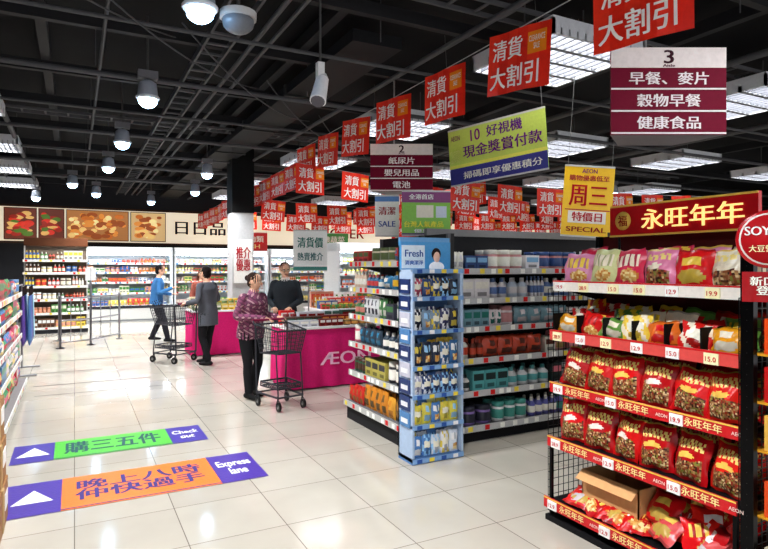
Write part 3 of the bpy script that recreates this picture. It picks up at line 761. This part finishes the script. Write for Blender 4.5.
def hand(B,wr,d,nrm,col,side,curl):
    d=Vector(d).normalized(); nrm=Vector(nrm); nrm=(nrm-d*nrm.dot(d)).normalized(); s=d.cross(nrm)*side
    wr=Vector(wr)
    pts=[(*wr,.024,.018),(*(wr+d*.03),.033,.017),(*(wr+d*.075),.041,.014),(*(wr+d*.092),.038,.011)]
    loft(B,pts,col,12,tuple(s),True,None,SKIN,.01)
    for k,(o,l) in enumerate(((-.03,.068),(-.01,.078),(.01,.073),(.03,.058))):
        p=wr+d*.085+s*o; dd=d.copy(); ch=[(*p,.0088,.0088)]
        for j,f in enumerate((.45,.32,.23)):
            a=rad(curl*(.7+.3*j)); dd=(dd*math.cos(a)+nrm*math.sin(a)).normalized(); p=p+dd*l*f; r=.0085-.0009*j; ch.append((*p,r,r))
        loft(B,ch,col,7,tuple(s),True,None,SKIN,.02)
    p=wr+d*.025-s*.028; dd=(d*.7-s*.6+nrm*.3).normalized(); ch=[(*p,.011,.011)]
    for f in (.034,.028):
        p=p+dd*f; ch.append((*p,.0095,.0095)); dd=(dd+d*.35+nrm*.3*curl/40).normalized()
    loft(B,ch,col,7,tuple(d),True,None,SKIN,.02)
def person(name,loc,h,H,top,pants,hairc,skin=(.88,.68,.56),lean=0,hem=.80,coatw=1.0,legs=None,arms=None,headyaw=0,nod=0,hair='short',pattern=None,shoe=(.1,.1,.1),glasses=False,collar=None):
    B=MB()
    legs=legs or [((-.095,0,.9),(-.1,.02,.48),(-.105,0,.09)),((.095,0,.9),(.1,.02,.48),(.105,0,.09))]
    ly=lambda z: lean*(z-.9)
    for (hp,kn,an) in legs:
        md=[(hp[i]+kn[i])/2 for i in range(3)]; cf=[kn[i]*.65+an[i]*.35 for i in range(3)]
        loft(B,[(*hp,.1,.105),(*md,.086,.092),(*kn,.064,.068),(cf[0],cf[1]-.01,cf[2],.06,.066),(*an,.05,.055)],pants,14)
        ax,ay,az=an
        loft(B,[(ax,ay-.065,az-.045,.034,.036),(ax,ay,az-.04,.042,.045),(ax,ay+.09,az-.055,.047,.033),(ax,ay+.17,az-.062,.04,.024)],shoe,12)
    k=coatw
    loft(B,[(0,ly(hem),hem,.178*k,.135*k),(0,ly(.92),.92,.175*k,.135*k),(0,ly(1.05),1.05,.158*k,.122*k),(0,ly(1.2),1.2,.172*k,.128*k),(0,ly(1.31),1.31,.19*k,.122*k),(0,ly(1.385),1.385,.165,.095),(0,ly(1.42)+.0,1.43,.075,.07)],top,22,(1,0,0),False)
    if hem>.84: loft(B,[(0,0,.86,.165,.12),(0,0,.98,.16,.115)],pants,18)
    ny=ly(1.45)
    loft(B,[(0,ny-.005,1.40,.055,.055),(0,ny+.012,1.50,.05,.052)],skin,12,mat=SKIN)
    if collar: loft(B,[(0,ny-.002,1.405,.085,.08),(0,ny-.002,1.455,.068,.066)],collar,14)
    sh=[(-.175,ly(1.365),1.365),(.175,ly(1.365),1.365)]
    A=arms or [((-.235,-.02,1.1),(-.225,.06,.86),(0,.1,-1),(1,0,0),18),((.235,-.02,1.1),(.225,.06,.86),(0,.1,-1),(-1,0,0),18)]
    for s,(el,wr,d,nr,cu) in zip(sh,A):
        m=[(s[i]+el[i])/2 for i in range(3)]; m2=[(el[i]+wr[i])/2 for i in range(3)]
        loft(B,[(s[0]*.8,s[1],s[2]-.0,.058,.062),(*s,.064,.066),(*m,.056,.058),(*el,.05,.052),(*m2,.045,.046),(*wr,.036,.037)],top,12,(0,1,0),True)
    hc=Vector((0,ny+.03,1.585)); Hm=Matrix.Translation(hc)@Matrix.Rotation(rad(headyaw),4,'Z')@Matrix.Rotation(rad(-nod),4,'X')
    loft(B,[(0,.035,-.112,.022,.025),(0,.028,-.095,.042,.048),(0,.018,-.06,.058,.072),(0,.008,-.02,.068,.086),(0,0,.02,.073,.094),(0,-.004,.06,.07,.09),(0,-.008,.09,.052,.07),(0,-.01,.108,.025,.035)],skin,16,(1,0,0),False,Hm,SKIN,.012)
    loft(B,[(0,.098,.012,.009,.008),(0,.112,-.012,.012,.014),(0,.108,-.024,.014,.01)],skin,8,(1,0,0),True,Hm,SKIN,.01)
    for s in(-1,1): B.ell((s*.075,-.008,-.008),(.01,.02,.03),skin,SKIN,Hm)
    B.ell((0,-.022,.035),(.083,.098,.092),hairc,CLOTH,Hm,24,16)
    if hair=='long':
        loft(B,[(0,-.05,.03,.08,.07),(0,-.065,-.06,.085,.055),(0,-.075,-.14,.08,.045),(0,-.08,-.2,.06,.03)],hairc,16,(1,0,0),True,Hm)
    elif hair=='bun':
        B.ell((0,-.12,.03),(.04,.035,.04),hairc,CLOTH,Hm); B.ell((0,-.045,-.03),(.07,.06,.06),hairc,CLOTH,Hm)
    else: B.ell((0,-.045,-.02),(.072,.062,.07),hairc,CLOTH,Hm,18,12)
    src=bpy.data.meshes.new('s'); src.from_pydata([tuple(v) for v in B.v],[],B.f)
    so=bpy.data.objects.new('s',src); sc.collection.objects.link(so)
    md=so.modifiers.new('r','REMESH'); md.mode='VOXEL'; md.voxel_size=.0085; md.use_smooth_shade=True
    sm=so.modifiers.new('sm','SMOOTH'); sm.factor=.5; sm.iterations=3
    dg=bpy.context.evaluated_depsgraph_get(); dg.update()
    me=bpy.data.meshes.new_from_object(so.evaluated_get(dg))
    kd=kdtree.KDTree(len(B.f))
    for i,f in enumerate(B.f):
        c=Vector((0,0,0))
        for q in f: c+=Vector(B.v[q])
        kd.insert(c/len(f) if len(f)<5 else Vector((0,0,-50)),i)
    kd.balance()
    O=MB(); O.v=[tuple(v.co) for v in me.vertices]
    for p in me.polygons:
        co,i,_=kd.find(p.center); c=B.c[i]; m=B.m[i]
        if pattern and c==top: c=pattern(p.center)
        O.f.append(tuple(p.vertices)); O.c.append(c); O.m.append(m); O.s.append(True)
    bpy.data.objects.remove(so); bpy.data.meshes.remove(me)
    for side,(el,wr,d,nr,cu) in zip((-1,1),A): hand(O,wr,d,nr,skin,side,cu)
    for s in (-1,1):
        O.ell((s*.03,.087,.01),(.014,.006,.007),(.95,.93,.9),SKIN,Hm); O.ell((s*.03,.0915,.01),(.006,.004,.006),(.08,.05,.04),SKIN,Hm)
        O.ell((s*.03,.09,.028),(.018,.006,.004),darker(hairc,.9),CLOTH,Hm)
        if glasses:
            for q in range(12):
                a0=q*math.pi/6;a1=a0+math.pi/6
                O.cyl((s*.032+.024*math.cos(a0),.105,.008+.018*math.sin(a0)),(s*.032+.024*math.cos(a1),.105,.008+.018*math.sin(a1)),.002,None,4,(.1,.1,.1),0,Hm)
            O.cyl((s*.056,.105,.01),(s*.078,.0,.01),.002,None,4,(.1,.1,.1),0,Hm)
    O.ell((0,.088,-.055),(.023,.008,.006),(.7,.38,.35),SKIN,Hm)
    s=H/1.7
    return O.build(name,T(loc[0],loc[1],0,ang(h))@Matrix.Scale(s,4))

hw=(.2,-.98)
def pat(c):
    v=math.sin(c.x*60+math.sin(c.z*45)*2)*math.sin(c.z*55+c.y*50)
    return (.5,.27,.38) if v>.2 else ((.72,.55,.58) if v<-.45 else (.38,.22,.3))
wl=(1.96,7.32)
person('woman',wl,(.45,-.89),1.56,(.4,.22,.32),(.1,.1,.11),(.16,.1,.08),lean=.1,hem=.82,coatw=1.16,
  legs=[((-.095,0,.9),(-.1,.04,.48),(-.11,-.06,.09)),((.095,0,.9),(.1,.06,.48),(.105,.08,.09))],
  arms=[((-.26,.02,1.12),(-.24,.28,1.1),(.0,.9,-.1),(0,0,-1),40),((.26,.02,1.12),(.05,.33,1.1),(-.3,.9,-.1),(0,0,-1),40)],
  headyaw=22,nod=10,hair='bun',pattern=pat,collar=(.5,.3,.4))
trolley(T(wl[0]+hw[0]*.42+.05,wl[1]+hw[1]*.42,0,ang(hw))@Matrix.Diagonal((.8,.85,.98,1)))
hg=(-.63,.77)
person('man',(1.98,10.1),hg,1.64,(.33,.34,.37),(.09,.09,.1),(.1,.07,.06),lean=.04,hem=.68,coatw=1.12,
  legs=[((-.095,0,.9),(-.1,.04,.48),(-.11,-.1,.09)),((.095,0,.9),(.1,.06,.48),(.105,.14,.09))],
  arms=[((-.26,0,1.12),(-.18,.29,1.07),(.1,.9,-.1),(0,0,-1),40),((.26,0,1.12),(.18,.29,1.07),(-.1,.9,-.1),(0,0,-1),40)],headyaw=-10)
trolley(T(1.98-.63*.44,10.1+.77*.44,0,ang(hg)))
person('man',(1.57,13.6),(.95,-.1),1.66,(.22,.42,.62),(.12,.12,.14),(.08,.06,.06),lean=.1,hem=.84,coatw=1.08,
  legs=[((-.095,0,.9),(-.1,.1,.5),(-.11,-.08,.12)),((.095,0,.9),(.1,.16,.5),(.105,.24,.09))],
  arms=[((-.25,.05,1.1),(-.17,.32,1.05),(.1,.9,.1),(0,0,-1),30),((.25,.05,1.1),(.17,.32,1.2),(-.1,.9,.3),(0,0,-1),30)],nod=10)
person('woman',(2.4,12.9),(.3,-.9),1.58,(.55,.3,.25),(.15,.15,.2),(.28,.16,.1),hair='long',hem=.78,coatw=1.1)
person('man',(3.0,9.1),(-.466,-.885),1.70,(.16,.18,.2),(.1,.1,.11),(.07,.06,.06),hem=.75,coatw=1.12,glasses=True,
  arms=[((-.25,.02,1.1),(-.12,.28,1.0),(.3,.9,-.2),(0,0,-1),30),((.25,.02,1.1),(.12,.28,1.0),(-.3,.9,-.2),(0,0,-1),30)],headyaw=20,nod=12,collar=(.8,.8,.8))

# ---------------------------------------------------------------- world & camera
wd=bpy.data.worlds.new('w'); sc.world=wd; wd.use_nodes=True
wd.node_tree.nodes['Background'].inputs['Color'].default_value=(.97,.97,1,1); wd.node_tree.nodes['Background'].inputs['Strength'].default_value=1.6
cam=bpy.data.cameras.new('camera'); co=bpy.data.objects.new('camera',cam); sc.collection.objects.link(co)
co.location=(0,0,1.65); co.rotation_euler=(rad(90),0,rad(-27.8))
cam.sensor_width=36; cam.lens=587/768*36; cam.shift_y=-8.5/768; cam.clip_start=.05
sc.camera=co
